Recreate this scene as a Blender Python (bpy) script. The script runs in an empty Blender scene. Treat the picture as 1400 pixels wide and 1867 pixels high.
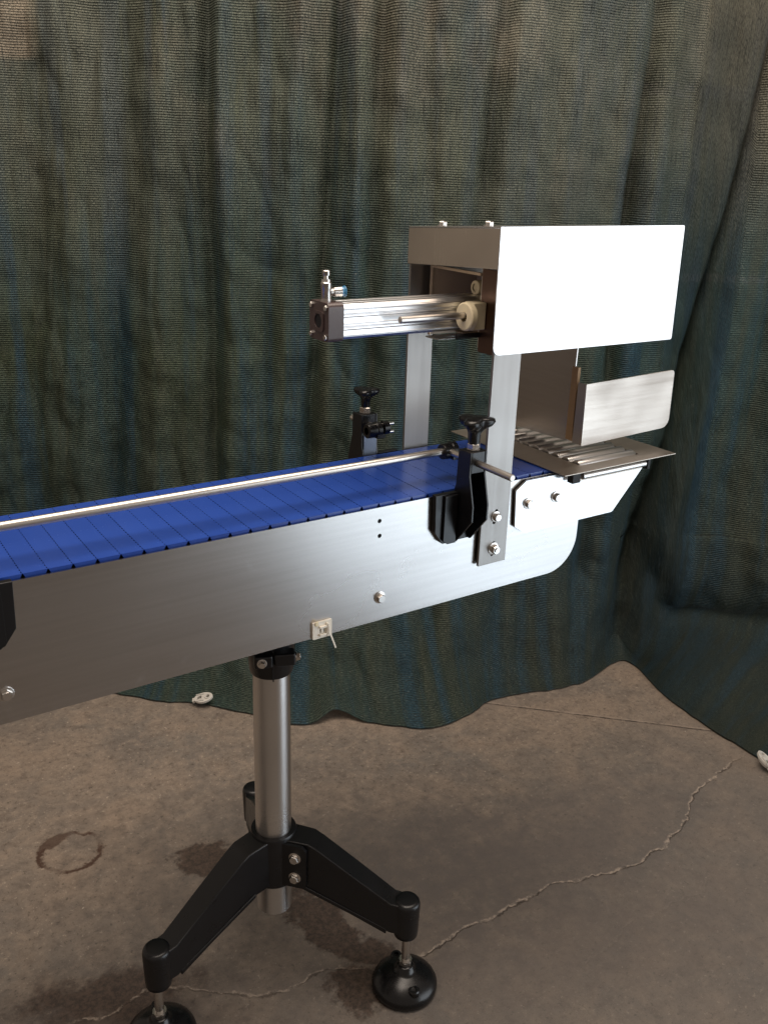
import bpy, bmesh, math, random
import numpy as np
from mathutils import Vector, Matrix, noise
from mathutils.geometry import tessellate_polygon
random.seed(4)
PI = math.pi
sc = bpy.context.scene
COL = sc.collection

# ------------------------------------------------------------------ camera
def make_camera():
    C = Vector((-0.570418, -1.031649, 1.353585)); yaw, pit, rol, f = 0.975404, 0.362306, 0.0339567, 1664.575
    fw = Vector((math.cos(yaw)*math.cos(pit), math.sin(yaw)*math.cos(pit), -math.sin(pit)))
    rt = Vector((math.sin(yaw), -math.cos(yaw), 0)); up = rt.cross(fw)
    R = rt*math.cos(rol) + up*math.sin(rol); U = -rt*math.sin(rol) + up*math.cos(rol)
    cd = bpy.data.cameras.new('camera'); co = bpy.data.objects.new('camera', cd); COL.objects.link(co)
    co.matrix_world = Matrix(((R.x, U.x, -fw.x, C.x), (R.y, U.y, -fw.y, C.y), (R.z, U.z, -fw.z, C.z), (0, 0, 0, 1)))
    cd.sensor_fit = 'VERTICAL'; cd.sensor_height = 24; cd.lens = 24*f/1867.0
    cd.clip_start = 0.02; cd.clip_end = 100
    sc.camera = co
make_camera()

# ------------------------------------------------------------------ world and lamps
w = bpy.data.worlds.new("World"); sc.world = w; w.use_nodes = True
bg = w.node_tree.nodes['Background']; bg.inputs[0].default_value = (1.0, 0.84, 0.70, 1); bg.inputs[1].default_value = 0.30
def area(name, loc, target, sx, sy, power, col):
    l = bpy.data.lights.new(name, 'AREA'); l.shape = 'RECTANGLE'; l.size = sx; l.size_y = sy; l.energy = power; l.color = col
    o = bpy.data.objects.new(name, l); COL.objects.link(o); o.location = loc
    o.rotation_euler = (Vector(target)-Vector(loc)).to_track_quat('-Z', 'Z').to_euler(); return o
# daylight coming through the open workshop door behind the camera, on its right
area('door_light', (3.6, -4.2, 1.35), (0.4, 0.0, 1.0), 4.6, 2.5, 120, (0.86, 0.93, 1.0))
# the sunlit strip of floor just inside that door
sp = bpy.data.lights.new('door_sun', 'SPOT'); sp.energy = 13500; sp.color = (0.66, 0.83, 1.0); sp.spot_size = math.radians(34); sp.spot_blend = 0.35; sp.shadow_soft_size = 0.05
so = bpy.data.objects.new('door_sun', sp); COL.objects.link(so); so.location = (4.6, -5.0, 3.4)
so.rotation_euler = (Vector((2.75, -2.45, 0))-so.location).to_track_quat('-Z', 'Z').to_euler()
# unseen warm fill lamp, added overhead to brighten the net and floor
area('fill_light', (0.25, 0.15, 3.05), (0.45, 0.75, 0.3), 2.2, 1.8, 78, (1.0, 0.87, 0.75))
sc.view_settings.view_transform = 'Standard'; sc.view_settings.look = 'None'
sc.view_settings.exposure = 0.0; sc.view_settings.gamma = 1.0
sc.cycles.max_bounces = 6; sc.cycles.sample_clamp_indirect = 4.0

# ------------------------------------------------------------------ material helpers
class NT:
    def __init__(s, name):
        s.m = bpy.data.materials.new(name); s.m.use_nodes = True; s.t = s.m.node_tree; s.n = s.t.nodes; s.b = s.n['Principled BSDF']
        s.tc = None
    def node(s, typ, **kw):
        n = s.n.new(typ)
        for k, v in kw.items():
            if k.startswith('i_'):
                key = k[2:]
                n.inputs[int(key) if key.isdigit() else key].default_value = v
            else: setattr(n, k, v)
        return n
    def link(s, a, b): s.t.links.new(a, b)
    def obj(s):
        if not s.tc: s.tc = s.node('ShaderNodeTexCoord')
        return s.tc.outputs['Object']
    def mapped(s, scale=(1, 1, 1), loc=(0, 0, 0), rot=(0, 0, 0), src=None):
        m = s.node('ShaderNodeMapping'); m.inputs['Scale'].default_value = scale; m.inputs['Location'].default_value = loc; m.inputs['Rotation'].default_value = rot
        s.link(src or s.obj(), m.inputs[0]); return m.outputs[0]
    def noise(s, scale, detail=4, rough=0.55, vec=None, dist=0.0):
        n = s.node('ShaderNodeTexNoise'); n.inputs['Scale'].default_value = scale; n.inputs['Detail'].default_value = detail
        n.inputs['Roughness'].default_value = rough; n.inputs['Distortion'].default_value = dist
        s.link(vec or s.obj(), n.inputs['Vector']); return n.outputs[0]
    def math(s, op, a, b=None, c=None, clamp=False):
        n = s.node('ShaderNodeMath', operation=op, use_clamp=clamp)
        for i, v in enumerate((a, b, c)):
            if v is None: continue
            if isinstance(v, (int, float)): n.inputs[i].default_value = v
            else: s.link(v, n.inputs[i])
        return n.outputs[0]
    def mr(s, v, a, b, c=0.0, d=1.0, smooth=False):
        n = s.node('ShaderNodeMapRange'); n.clamp = True
        if smooth: n.interpolation_type = 'SMOOTHSTEP'
        s.link(v, n.inputs[0])
        for i, x in enumerate((a, b, c, d)): n.inputs[i+1].default_value = x
        return n.outputs[0]
    def mix(s, f, a, b, mode='MIX'):
        n = s.node('ShaderNodeMix', data_type='RGBA', blend_type=mode)
        if isinstance(f, (int, float)): n.inputs[0].default_value = f
        else: s.link(f, n.inputs[0])
        for i, v in ((6, a), (7, b)):
            if isinstance(v, tuple): n.inputs[i].default_value = (*v[:3], 1)
            else: s.link(v, n.inputs[i])
        return n.outputs[2]
    def bump(s, h, strength, dist, prev=None):
        n = s.node('ShaderNodeBump'); n.inputs['Strength'].default_value = strength; n.inputs['Distance'].default_value = dist
        s.link(h, n.inputs['Height'])
        if prev: s.link(prev, n.inputs['Normal'])
        return n.outputs[0]
    def set(s, **kw):
        for k, v in kw.items():
            key = k.replace('_', ' ')
            if isinstance(v, (int, float)): s.b.inputs[key].default_value = v
            elif isinstance(v, tuple): s.b.inputs[key].default_value = (*v[:3], 1) if len(v) == 3 else v
            else: s.link(v, s.b.inputs[key])
        return s.m

def metal(name, col, rough, brush=(3, 60, 400), rv=0.08, bump=0.05, blotch=0.25):
    n = NT(name)
    br = n.noise(1, 5, 0.6, n.mapped(brush))
    bl = n.noise(7, 2, 0.45)
    r = n.math('ADD', n.mr(br, 0.3, 0.7, rough-rv, rough+rv), n.mr(bl, 0.35, 0.7, -rv*blotch*2, rv*blotch*4))
    c = n.mix(n.mr(bl, 0.3, 0.7), col, tuple(x*0.88 for x in col))
    kw = dict(Base_Color=c, Metallic=1.0, Roughness=r)
    if bump: kw['Normal'] = n.bump(br, bump, 0.0004)
    return n.set(**kw)
def plastic(name, col, rough, bump=0.1, bscale=500, spec=0.5, wear=0.0, wcol=(0.1, 0.1, 0.1)):
    n = NT(name)
    ns = n.noise(bscale, 2, 0.5); bl = n.noise(25, 5, 0.65)
    c = n.mix(n.mr(bl, 0.3, 0.75, 0, 0.35), col, tuple(min(1, x*1.5+0.003) for x in col))
    if wear: c = n.mix(n.mr(n.noise(90, 6, 0.7), 0.66, 0.72, 0, wear), c, wcol)
    r = n.mr(bl, 0.3, 0.7, rough-0.05, rough+0.08)
    m = n.set(Base_Color=c, Roughness=r, Normal=n.bump(ns, bump, 0.0005)); n.b.inputs['Specular IOR Level'].default_value = spec
    return m
M = {}
def steel_mat():
    n = NT('satin_stainless_sheet')
    soft = n.noise(4.5, 1, 0.4, n.mapped((1, 1, 1.6))); br = n.noise(1, 2, 0.5, n.mapped((3, 3, 150)))
    sm = n.noise(26, 3, 0.6)
    c = n.mix(n.mr(br, 0.35, 0.65), (0.515, 0.495, 0.48), (0.475, 0.455, 0.44)); c = n.mix(n.mr(sm, 0.64, 0.80, 0, 0.35), c, (0.66, 0.66, 0.65))
    r = n.math('ADD', n.mr(soft, 0.3, 0.7, 0.225, 0.275), n.mr(sm, 0.55, 0.75, 0, 0.02))
    return n.set(Base_Color=c, Metallic=1.0, Roughness=r)
M['steel'] = steel_mat()
M['panel'] = metal('panel_steel', (0.64, 0.63, 0.63), 0.24, brush=(3, 3, 200), rv=0.02, bump=0.02)
M['post'] = metal('post_steel', (0.36, 0.345, 0.33), 0.46, brush=(260, 260, 3), rv=0.04, bump=0.04)
M['inner'] = metal('inner_steel', (0.62, 0.55, 0.47), 0.3, brush=(3, 200, 3), rv=0.04)
M['warmsteel'] = metal('warm_steel', (0.80, 0.66, 0.50), 0.55, brush=(30, 30, 30))
M['dullsteel'] = plastic('dull_warm_steel', (0.42, 0.33, 0.24), 0.5, 0.1, 300, 0.6)
M['tray'] = metal('tray_steel', (0.52, 0.46, 0.40), 0.38, brush=(4, 200, 4), rv=0.06, blotch=0.4)
M['alu'] = metal('milled_aluminium', (0.57, 0.52, 0.47), 0.48, brush=(3, 3, 90), rv=0.08, bump=0.12, blotch=0.6)
def tube_mat():
    m = metal('polished_tube', (0.66, 0.64, 0.625), 0.30, brush=(3, 3, 500), rv=0.03, bump=0.01)
    t = m.node_tree; b = t.nodes['Principled BSDF']; b.inputs['Anisotropic'].default_value = 0.85; b.inputs['Anisotropic Rotation'].default_value = 0.25
    tg = t.nodes.new('ShaderNodeTangent'); tg.direction_type = 'RADIAL'; tg.axis = 'Z'; t.links.new(tg.outputs[0], b.inputs['Tangent']); return m
M['tube'] = tube_mat()
M['rod'] = metal('ground_rod', (0.66, 0.62, 0.575), 0.34, brush=(8, 60, 60), rv=0.03, bump=0.005)
M['cylinder'] = metal('extruded_aluminium', (0.84, 0.84, 0.85), 0.33, brush=(2, 200, 200), rv=0.03, bump=0.03)
M['bolt'] = metal('bolt_steel', (0.66, 0.63, 0.60), 0.24, brush=(40, 40, 40), rv=0.05)
M['roller'] = metal('roller_steel', (0.74, 0.72, 0.70), 0.34, brush=(4, 200, 200), rv=0.05)
M['black'] = plastic('black_powder_coat', (0.0035, 0.0036, 0.0048), 0.30, 0.18, 700, 0.5, wear=0.15, wcol=(0.05, 0.05, 0.055))
M['satin'] = metal('satin_zinc', (0.30, 0.34, 0.40), 0.45, brush=(30, 30, 30), rv=0.04)
M['blackp'] = plastic('black_plastic', (0.0035, 0.0035, 0.0042), 0.26, 0.1, 400, 0.45)
M['dark'] = plastic('dark_cavity', (0.004, 0.004, 0.005), 0.6, 0.05)
M['cap'] = plastic('anodised_cap', (0.060, 0.038, 0.036), 0.35, 0.15, 300, 0.6, wear=0.35, wcol=(0.18, 0.12, 0.09))
M['brownish'] = metal('shaded_steel', (0.16, 0.10, 0.075), 0.4, brush=(30, 30, 30))  # darkened to carry the shade between post and channel in its colour
M['ivory'] = plastic('ivory_plastic', (0.80, 0.68, 0.47), 0.45, 0.1, 200, 0.4)
M['white'] = plastic('white_plastic', (0.78, 0.72, 0.62), 0.4, 0.1, 200, 0.5, wear=0.3, wcol=(0.3, 0.26, 0.2))
M['clipw'] = plastic('clip_plastic', (0.52, 0.50, 0.46), 0.5, 0.15, 200, 0.4, wear=0.5, wcol=(0.12, 0.11, 0.1))
M['bluering'] = plastic('blue_ring_plastic', (0.05, 0.20, 0.36), 0.3)
M['tan'] = plastic('tan_matte', (0.42, 0.27, 0.15), 0.5, 0.1, 100, 0.3)
def belt_mat():
    n = NT('blue_belt_plastic')
    bl = n.noise(7, 5, 0.6); fine = n.noise(160, 4, 0.7, n.mapped((1, 1.6, 1))); sc_ = n.noise(45, 5, 0.7, n.mapped((1, 0.25, 1)), 1.2)
    oi = n.node('ShaderNodeObjectInfo')
    c = n.mix(n.mr(bl, 0.3, 0.72), (0.017, 0.056, 0.30), (0.024, 0.072, 0.36))
    c = n.mix(n.mr(oi.outputs['Random'], 0, 1, 0, 0.18), c, (0.009, 0.034, 0.21))
    c = n.mix(n.mr(sc_, 0.60, 0.72, 0, 0.30), c, (0.06, 0.12, 0.42))
    r = n.mr(fine, 0.3, 0.75, 0.15, 0.30)
    return n.set(Base_Color=c, Roughness=r, Normal=n.bump(fine, 0.10, 0.0006))
M['belt'] = belt_mat()

# ------------------------------------------------------------------ object helpers
def tag(o, label=None, cat=None, group=None, kind=None):
    if label: o['label'] = label
    if cat: o['category'] = cat
    if group: o['group'] = group
    if kind: o['kind'] = kind
    return o
def empty(name, loc, label, cat, group=None):
    o = bpy.data.objects.new(name, None); COL.objects.link(o); o.location = loc; o.empty_display_size = 0.05
    return tag(o, label, cat, group)
def wloc(o):
    v = Vector((0, 0, 0))
    while o is not None: v = v + Vector(o.location); o = o.parent
    return v
def link_mesh(name, me, mat, parent=None, loc=None):
    o = bpy.data.objects.new(name, me); COL.objects.link(o)
    if mat and not me.materials: me.materials.append(mat)
    if loc is not None: o.location = Vector(loc)
    if parent:
        o.parent = parent
        o.location = Vector(o.location) - wloc(parent)
    return o
def obj(name, bm, mat, parent=None, bev=0.0, smooth=True, seg=2, kind=None, angle=35):
    """vertices are world coordinates; the origin goes to the middle of the base"""
    bmesh.ops.recalc_face_normals(bm, faces=bm.faces)
    co = [v.co for v in bm.verts]
    lo = Vector([min(c[i] for c in co) for i in range(3)]); hi = Vector([max(c[i] for c in co) for i in range(3)])
    org = Vector(((lo.x+hi.x)/2, (lo.y+hi.y)/2, lo.z))
    for v in bm.verts: v.co -= org
    me = bpy.data.meshes.new(name); bm.to_mesh(me); bm.free()
    if smooth:
        me.polygons.foreach_set('use_smooth', [True]*len(me.polygons))
        me.set_sharp_from_angle(angle=math.radians(angle))
    o = link_mesh(name, me, mat, parent, org)
    if bev:
        b = o.modifiers.new('bevel', 'BEVEL'); b.width = bev; b.segments = seg; b.limit_method = 'ANGLE'; b.angle_limit = math.radians(30); b.harden_normals = True
    if kind: o['kind'] = kind
    return o
def NB(): return bmesh.new()
def box(bm, x0, x1, y0, y1, z0, z1, mat4=None):
    v = [bm.verts.new((x, y, z)) for x in (x0, x1) for y in (y0, y1) for z in (z0, z1)]
    for f in ((0, 1, 3, 2), (4, 6, 7, 5), (0, 4, 5, 1), (2, 3, 7, 6), (0, 2, 6, 4), (1, 5, 7, 3)): bm.faces.new([v[i] for i in f])
    if mat4 is not None:
        for q in v: q.co = mat4 @ q.co
    return v
def prism(bm, outline, holes, fn, d0, d1):
    """outline and holes: 2D loops; fn(a,b,d) -> 3D; extruded from d0 to d1"""
    loops = [[Vector((a, b, 0)) for a, b in L] for L in [outline]+list(holes)]
    tris = tessellate_polygon(loops); flat = [p for L in loops for p in L]
    A = [bm.verts.new(fn(p.x, p.y, d0)) for p in flat]; B = [bm.verts.new(fn(p.x, p.y, d1)) for p in flat]
    for t in tris:
        try: bm.faces.new([A[i] for i in t]); bm.faces.new([B[i] for i in reversed(t)])
        except ValueError: pass
    k = 0
    for L in loops:
        n = len(L)
        for i in range(n):
            j = (i+1) % n
            bm.faces.new((A[k+i], A[k+j], B[k+j], B[k+i]))
        k += n
    # merge the flat triangles so bevels stay clean
    if not holes: bmesh.ops.dissolve_limit(bm, angle_limit=0.002, verts=bm.verts, edges=bm.edges)
XZ = lambda a, b, d: (a, d, b)
XY = lambda a, b, d: (a, b, d)
YZ = lambda a, b, d: (d, a, b)
def circ(cx, cy, r, n=16, a0=0.0): return [(cx+r*math.cos(a0+2*PI*i/n), cy+r*math.sin(a0+2*PI*i/n)) for i in range(n)]
def rounded(pts, radii, n=6):
    out = []
    N = len(pts)
    for i in range(N):
        p = Vector(pts[i]); a = Vector(pts[i-1]); b = Vector(pts[(i+1) % N]); r = radii[i] if isinstance(radii, (list, tuple)) else radii
        if r <= 0: out.append(tuple(p)); continue
        da = (a-p).normalized(); db = (b-p).normalized(); ang = da.angle(db)
        t = r/math.tan(ang/2); c = p+(da+db).normalized()*(r/math.sin(ang/2))
        s = p+da*t-c; e = p+db*t-c
        a1 = math.atan2(s.y, s.x); a2 = math.atan2(e.y, e.x); d = (a2-a1+PI) % (2*PI)-PI
        for k in range(n+1): th = a1+d*k/n; out.append((c.x+r*math.cos(th), c.y+r*math.sin(th)))
    return out
def frame_of(d):
    d = Vector(d).normalized(); a = Vector((0, 0, 1)) if abs(d.z) < 0.9 else Vector((1, 0, 0))
    u = d.cross(a).normalized(); return u, d.cross(u).normalized(), d
def lathe(bm, base, axis, prof, n=32, cap=True, phase=0.0):
    """prof: list of (distance along axis, radius)"""
    u, v, d = frame_of(axis); base = Vector(base); rings = []
    for t, r in prof:
        rings.append([bm.verts.new(base+d*t+(u*math.cos(phase+2*PI*i/n)+v*math.sin(phase+2*PI*i/n))*r) for i in range(n)])
    for a, b in zip(rings, rings[1:]):
        for i in range(n): bm.faces.new((a[i], a[(i+1) % n], b[(i+1) % n], b[i]))
    if cap:
        bm.faces.new(rings[0]); bm.faces.new(rings[-1])
def loft(bm, secs):
    """secs: list of equal-length loops of 3D points"""
    R = [[bm.verts.new(p) for p in s] for s in secs]; n = len(R[0])
    for a, b in zip(R, R[1:]):
        for i in range(n): bm.faces.new((a[i], a[(i+1) % n], b[(i+1) % n], b[i]))
    bm.faces.new(R[0]); bm.faces.new(R[-1])
BOLTS = {}
def bolt(parent, p, d, r=0.0065, h=0.005, washer=True, mat='bolt', name='bolt', rot=0.3, stud=0.0):
    key = (round(r, 5), round(h, 5), washer, mat, stud)
    if key not in BOLTS:
        bm = NB(); z = 0.0
        if washer: lathe(bm, (0, 0, 0), (0, 0, 1), [(0, r*1.32), (0.0012, r*1.32), (0.0014, r*1.25)], 24); z = 0.0014
        lathe(bm, (0, 0, z), (0, 0, 1), [(0, r), (h*0.8, r), (h, r*0.86)], 6)
        lathe(bm, (0, 0, z+h), (0, 0, 1), [(0, r*0.8), (0.0002, r*0.78)], 18)
        if stud: lathe(bm, (0, 0, z+h), (0, 0, 1), [(0, r*0.5), (stud, r*0.5)], 12)
        bmesh.ops.recalc_face_normals(bm, faces=bm.faces)
        me = bpy.data.meshes.new('bolt'); bm.to_mesh(me); bm.free()
        me.polygons.foreach_set('use_smooth', [True]*len(me.polygons)); me.set_sharp_from_angle(angle=math.radians(28))
        BOLTS[key] = me
    o = link_mesh(name, BOLTS[key], M[mat], parent, p)
    q = Vector(d).to_track_quat('Z', 'Y'); o.rotation_euler = (q @ Matrix.Rotation(rot, 3, 'Z').to_quaternion()).to_euler()
    return o

ZT, ZB, W = 0.8896, 0.7051, 0.2105
YC = 0.1144        # centre line of the tripod post
PITCH = 0.02924; X0 = -0.37539

# ------------------------------------------------------------------ floor
def seg_curve(n, xval, pts, x0, x1, y0, y1):
    """y centre as a function of x through a float curve"""
    u = n.mr(xval, x0, x1)
    fc = n.node('ShaderNodeFloatCurve'); n.link(u, fc.inputs['Value']); c = fc.mapping.curves[0]
    P = [((x-x0)/(x1-x0), (y-y0)/(y1-y0)) for x, y in pts]
    c.points[0].location = P[0]; c.points[1].location = P[-1]
    for p in P[1:-1]: c.points.new(*p)
    for p in c.points: p.handle_type = 'VECTOR'
    fc.mapping.update()
    return n.math('ADD', n.math('MULTIPLY', fc.outputs[0], y1-y0), y0)
def floor_mat():
    n = NT('worn_concrete')
    g = n.node('ShaderNodeNewGeometry'); P = g.outputs['Position']
    sep = n.node('ShaderNodeSeparateXYZ'); n.link(P, sep.inputs[0]); x, y = sep.outputs[0], sep.outputs[1]
    big = n.noise(1.7, 5, 0.55, P); mid = n.noise(6.5, 7, 0.62, P, 0.6); fine = n.noise(70, 6, 0.7, P); grit = n.noise(420, 3, 0.7, P)
    c = n.mix(n.mr(big, 0.36, 0.66), (0.240, 0.190, 0.147), (0.155, 0.145, 0.131))
    c = n.mix(n.mr(mid, 0.40, 0.66, 0, 0.75), c, (0.270, 0.206, 0.154))
    c = n.mix(n.mr(mid, 0.50, 0.30, 0, 0.5), c, (0.135, 0.112, 0.098))
    c = n.mix(n.mr(fine, 0.46, 0.70, 0, 0.55), c, (0.115, 0.092, 0.078))
    md2 = n.noise(28, 7, 0.75, P, 0.4); c = n.mix(n.mr(md2, 0.52, 0.64, 0, 0.50), c, (0.31, 0.245, 0.19)); c = n.mix(n.mr(md2, 0.47, 0.36, 0, 0.6), c, (0.115, 0.090, 0.074))
    peb = n.noise(95, 4, 0.8, P); c = n.mix(n.mr(peb, 0.60, 0.66, 0, 0.85), c, (0.42, 0.35, 0.28)); c = n.mix(n.mr(peb, 0.42, 0.36, 0, 0.75), c, (0.055, 0.043, 0.035))
    peb2 = n.noise(48, 2, 0.5, P); c = n.mix(n.mr(peb2, 0.765, 0.785, 0, 0.9), c, (0.52, 0.46, 0.38))
    c = n.mix(n.mr(y, 0.55, -0.25, 0, 0.45, smooth=True), c, (0.115, 0.109, 0.101))  # greyer and darker towards the front: light falloff put into the colour
    c = n.mix(n.mr(grit, 0.60, 0.74, 0, 0.55), c, (0.34, 0.27, 0.21))
    c = n.mix(n.mr(grit, 0.42, 0.30, 0, 0.65), c, (0.07, 0.055, 0.045))
    # noise to roughen every mark outline
    e1 = n.math('SUBTRACT', n.noise(14, 6, 0.7, P), 0.5); e2 = n.math('SUBTRACT', n.noise(26, 6, 0.72, n.mapped((1, 1, 1), (3.1, 7.7, 0), src=P)), 0.5)
    def ell(cx, cy, rx, ry, rot=0.0, soft=0.25, amt=1.5):
        dx = n.math('SUBTRACT', x, cx); dy = n.math('SUBTRACT', y, cy); cs, sn = math.cos(rot), math.sin(rot)
        a = n.math('DIVIDE', n.math('ADD', n.math('MULTIPLY', dx, cs), n.math('MULTIPLY', dy, sn)), rx)
        b = n.math('DIVIDE', n.math('SUBTRACT', n.math('MULTIPLY', dy, cs), n.math('MULTIPLY', dx, sn)), ry)
        r = n.math('SQRT', n.math('ADD', n.math('MULTIPLY', a, a), n.math('MULTIPLY', b, b)))
        r = n.math('ADD', r, n.math('MULTIPLY', n.math('ADD', e1, n.math('MULTIPLY', e2, 0.6)), amt))
        return n.mr(r, 1.0+soft*0.5, 1.0-soft*0.5)
    # wide greyish, oily areas
    for cx, cy, rx, ry, rot, a, col in ((0.15, 0.28, 0.34, 0.20, -0.5, 0.80, (0.092, 0.080, 0.072)), (0.62, 0.06, 0.34, 0.14, 0.0, 0.6, (0.11, 0.096, 0.09)),
                                        (-0.30, 0.14, 0.16, 0.10, -0.4, 0.8, (0.06, 0.044, 0.038)), (0.36, -0.12, 0.5, 0.10, -0.3, 0.40, (0.12, 0.10, 0.09)),
                                        (1.0, -0.25, 0.6, 0.3, 0, 0.25, (0.15, 0.13, 0.12)), (0.45, 0.22, 0.16, 0.12, 0, 0.3, (0.13, 0.115, 0.11))):
        c = n.mix(n.math('MULTIPLY', ell(cx, cy, rx, ry, rot, 1.3, 2.0), a), c, col)
    # wet looking dark stains
    wet = None
    for a in ((-0.005, 0.41, 0.070, 0.050, -0.7, 0.22, 1.9), (0.112, 0.15, 0.044, 0.125, 0.20, 0.25, 2.4), (0.10, -0.03, 0.055, 0.060, 0.3, 0.3, 2.2), (0.15, 0.03, 0.05, 0.03, -0.6, 0.3, 2.0),
              (-0.27, 0.185, 0.13, 0.050, -0.40, 0.5, 2.0), (0.12, 0.34, 0.03, 0.012, -0.4, 0.5, 1.2)):
        m_ = ell(*a); wet = m_ if wet is None else n.math('MAXIMUM', wet, m_)
    c = n.mix(n.math('MULTIPLY', wet, 0.88), c, n.mix(n.mr(peb, 0.42, 0.6), (0.030, 0.020, 0.015), (0.080, 0.052, 0.038)))
    # ring left by something round
    dx = n.math('SUBTRACT', x, -0.238); dy = n.math('SUBTRACT', y, 0.577)
    rr = n.math('SQRT', n.math('ADD', n.math('MULTIPLY', dx, dx), n.math('MULTIPLY', dy, dy)))
    rr = n.math('ADD', rr, n.math('MULTIPLY', e2, 0.045)); ring = n.mr(n.math('ABSOLUTE', n.math('SUBTRACT', rr, 0.060)), 0.0075, 0.0030)
    gap = n.mr(n.math('SQRT', n.math('ADD', n.math('POWER', n.math('SUBTRACT', x, -0.196), 2.0), n.math('POWER', n.math('SUBTRACT', y, 0.628), 2.0))), 0.008, 0.016)
    ring = n.math('MULTIPLY', n.math('MULTIPLY', ring, gap), n.mr(e1, -0.10, 0.04, 0.25, 1.0))
    splat = n.math('MULTIPLY', ell(-0.262, 0.622, 0.040, 0.014, 0.3, 0.3, 1.6), 0.8); ring = n.math('MAXIMUM', ring, splat)
    c = n.mix(n.math('MULTIPLY', ring, 0.92), c, (0.045, 0.018, 0.009))
    # cracks: a dusty lip beside a dark line
    wob = n.math('ADD', n.math('MULTIPLY', n.math('SUBTRACT', n.noise(14, 3, 0.6, P), 0.5), 0.050), n.math('MULTIPLY', n.math('SUBTRACT', n.noise(85, 4, 0.8, P), 0.5), 0.014))
    height = None
    cr = [([(0.16, -0.012), (0.27, -0.022), (0.3, -0.018), (0.40, -0.022), (0.564, -0.019), (0.678, -0.062), (0.841, -0.066), (0.962, -0.026), (1.028, 0.013), (1.183, 0.045), (1.30, 0.06)], 0.0029, 0.9),
          ([(-0.36, 0.168), (-0.28, 0.152), (-0.2195, 0.165), (-0.161, 0.141), (-0.12, 0.096), (-0.065, 0.059), (-0.012, 0.032), (0.034, 0.042), (0.066, 0.040), (0.135, 0.004), (0.17, -0.012)], 0.0028, 0.62),
          ([(0.02, -0.13), (0.05, -0.09), (0.07, -0.02), (0.10, 0.01)], 0.0025, 0.45),
          ([(0.45, -0.20), (0.62, -0.175), (0.80, -0.19), (0.95, -0.16)], 0.002, 0.10)]
    dark = None
    for pts, wd, a in cr:
        xs = [p[0] for p in pts]; ys = [p[1] for p in pts]; x0, x1 = min(xs), max(xs); y0, y1 = min(ys)-0.02, max(ys)+0.02
        yc = seg_curve(n, x, pts, x0, x1, y0, y1)
        d = n.math('SUBTRACT', n.math('ADD', y, wob), yc)
        inr = n.math('MULTIPLY', n.mr(x, x0, x0+0.03), n.mr(x, x1, x1-0.12))
        lip = n.math('MULTIPLY', n.mr(n.math('ABSOLUTE', d), wd*1.5, wd*0.35), inr)
        lip = n.math('MULTIPLY', lip, n.mr(n.noise(60, 4, 0.7, P), 0.42, 0.56, 0.0, 1.0))
        c = n.mix(n.math('MULTIPLY', lip, a*0.95), c, (0.40, 0.33, 0.27))
        cut = n.math('MULTIPLY', n.mr(n.math('ABSOLUTE', n.math('SUBTRACT', d, -wd*0.95)), wd*0.85, wd*0.3), inr)
        cut = n.math('MULTIPLY', cut, n.mr(n.noise(18, 3, 0.7, n.mapped((1, 1, 1), (5, 2, 0), src=P)), 0.36, 0.50))
        cut = n.math('MULTIPLY', cut, a)
        dark = cut if dark is None else n.math('MAXIMUM', dark, cut)
    # casting joint running under the sheet
    yj = seg_curve(n, x, [(0.80, 0.64), (0.8965, 0.547), (1.3007, 0.1633), (1.6, -0.12)], 0.80, 1.6, -0.2, 0.7)
    dj = n.math('ADD', n.math('MULTIPLY', n.math('SUBTRACT', y, yj), 0.72), n.math('MULTIPLY', wob, 0.10)); inj = n.mr(x, 0.80, 0.84)
    c = n.mix(n.math('MULTIPLY', n.math('MULTIPLY', n.mr(n.math('ABSOLUTE', n.math('SUBTRACT', dj, 0.004)), 0.0045, 0.002), inj), n.mr(fine, 0.40, 0.55, 0.05, 0.6)), c, (0.34, 0.27, 0.22))
    dark = n.math('MAXIMUM', dark, n.math('MULTIPLY', n.mr(n.math('ABSOLUTE', dj), 0.0036, 0.0016), n.math('MULTIPLY', inj, n.mr(n.noise(30, 3, 0.7, P), 0.38, 0.55, 0.3, 1.0))))
    c = n.mix(n.math('MULTIPLY', dark, 0.85), c, (0.03, 0.02, 0.015))
    h = n.math('ADD', n.math('MULTIPLY', grit, 0.25), n.math('MULTIPLY', fine, 0.8)); h = n.math('SUBTRACT', h, n.math('MULTIPLY', dark, 2.0))
    r = n.mr(mid, 0.3, 0.7, 0.56, 0.74); r = n.math('SUBTRACT', r, n.math('MULTIPLY', wet, 0.10))
    n.b.inputs['Specular IOR Level'].default_value = 0.4
    return n.set(Base_Color=c, Roughness=r, Normal=n.bump(h, 0.45, 0.003))
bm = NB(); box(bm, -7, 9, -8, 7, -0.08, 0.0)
fl = obj('floor', bm, floor_mat(), None, smooth=False); tag(fl, 'worn brown concrete floor with cracks, a ring mark and dark stains', kind='structure')

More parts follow.
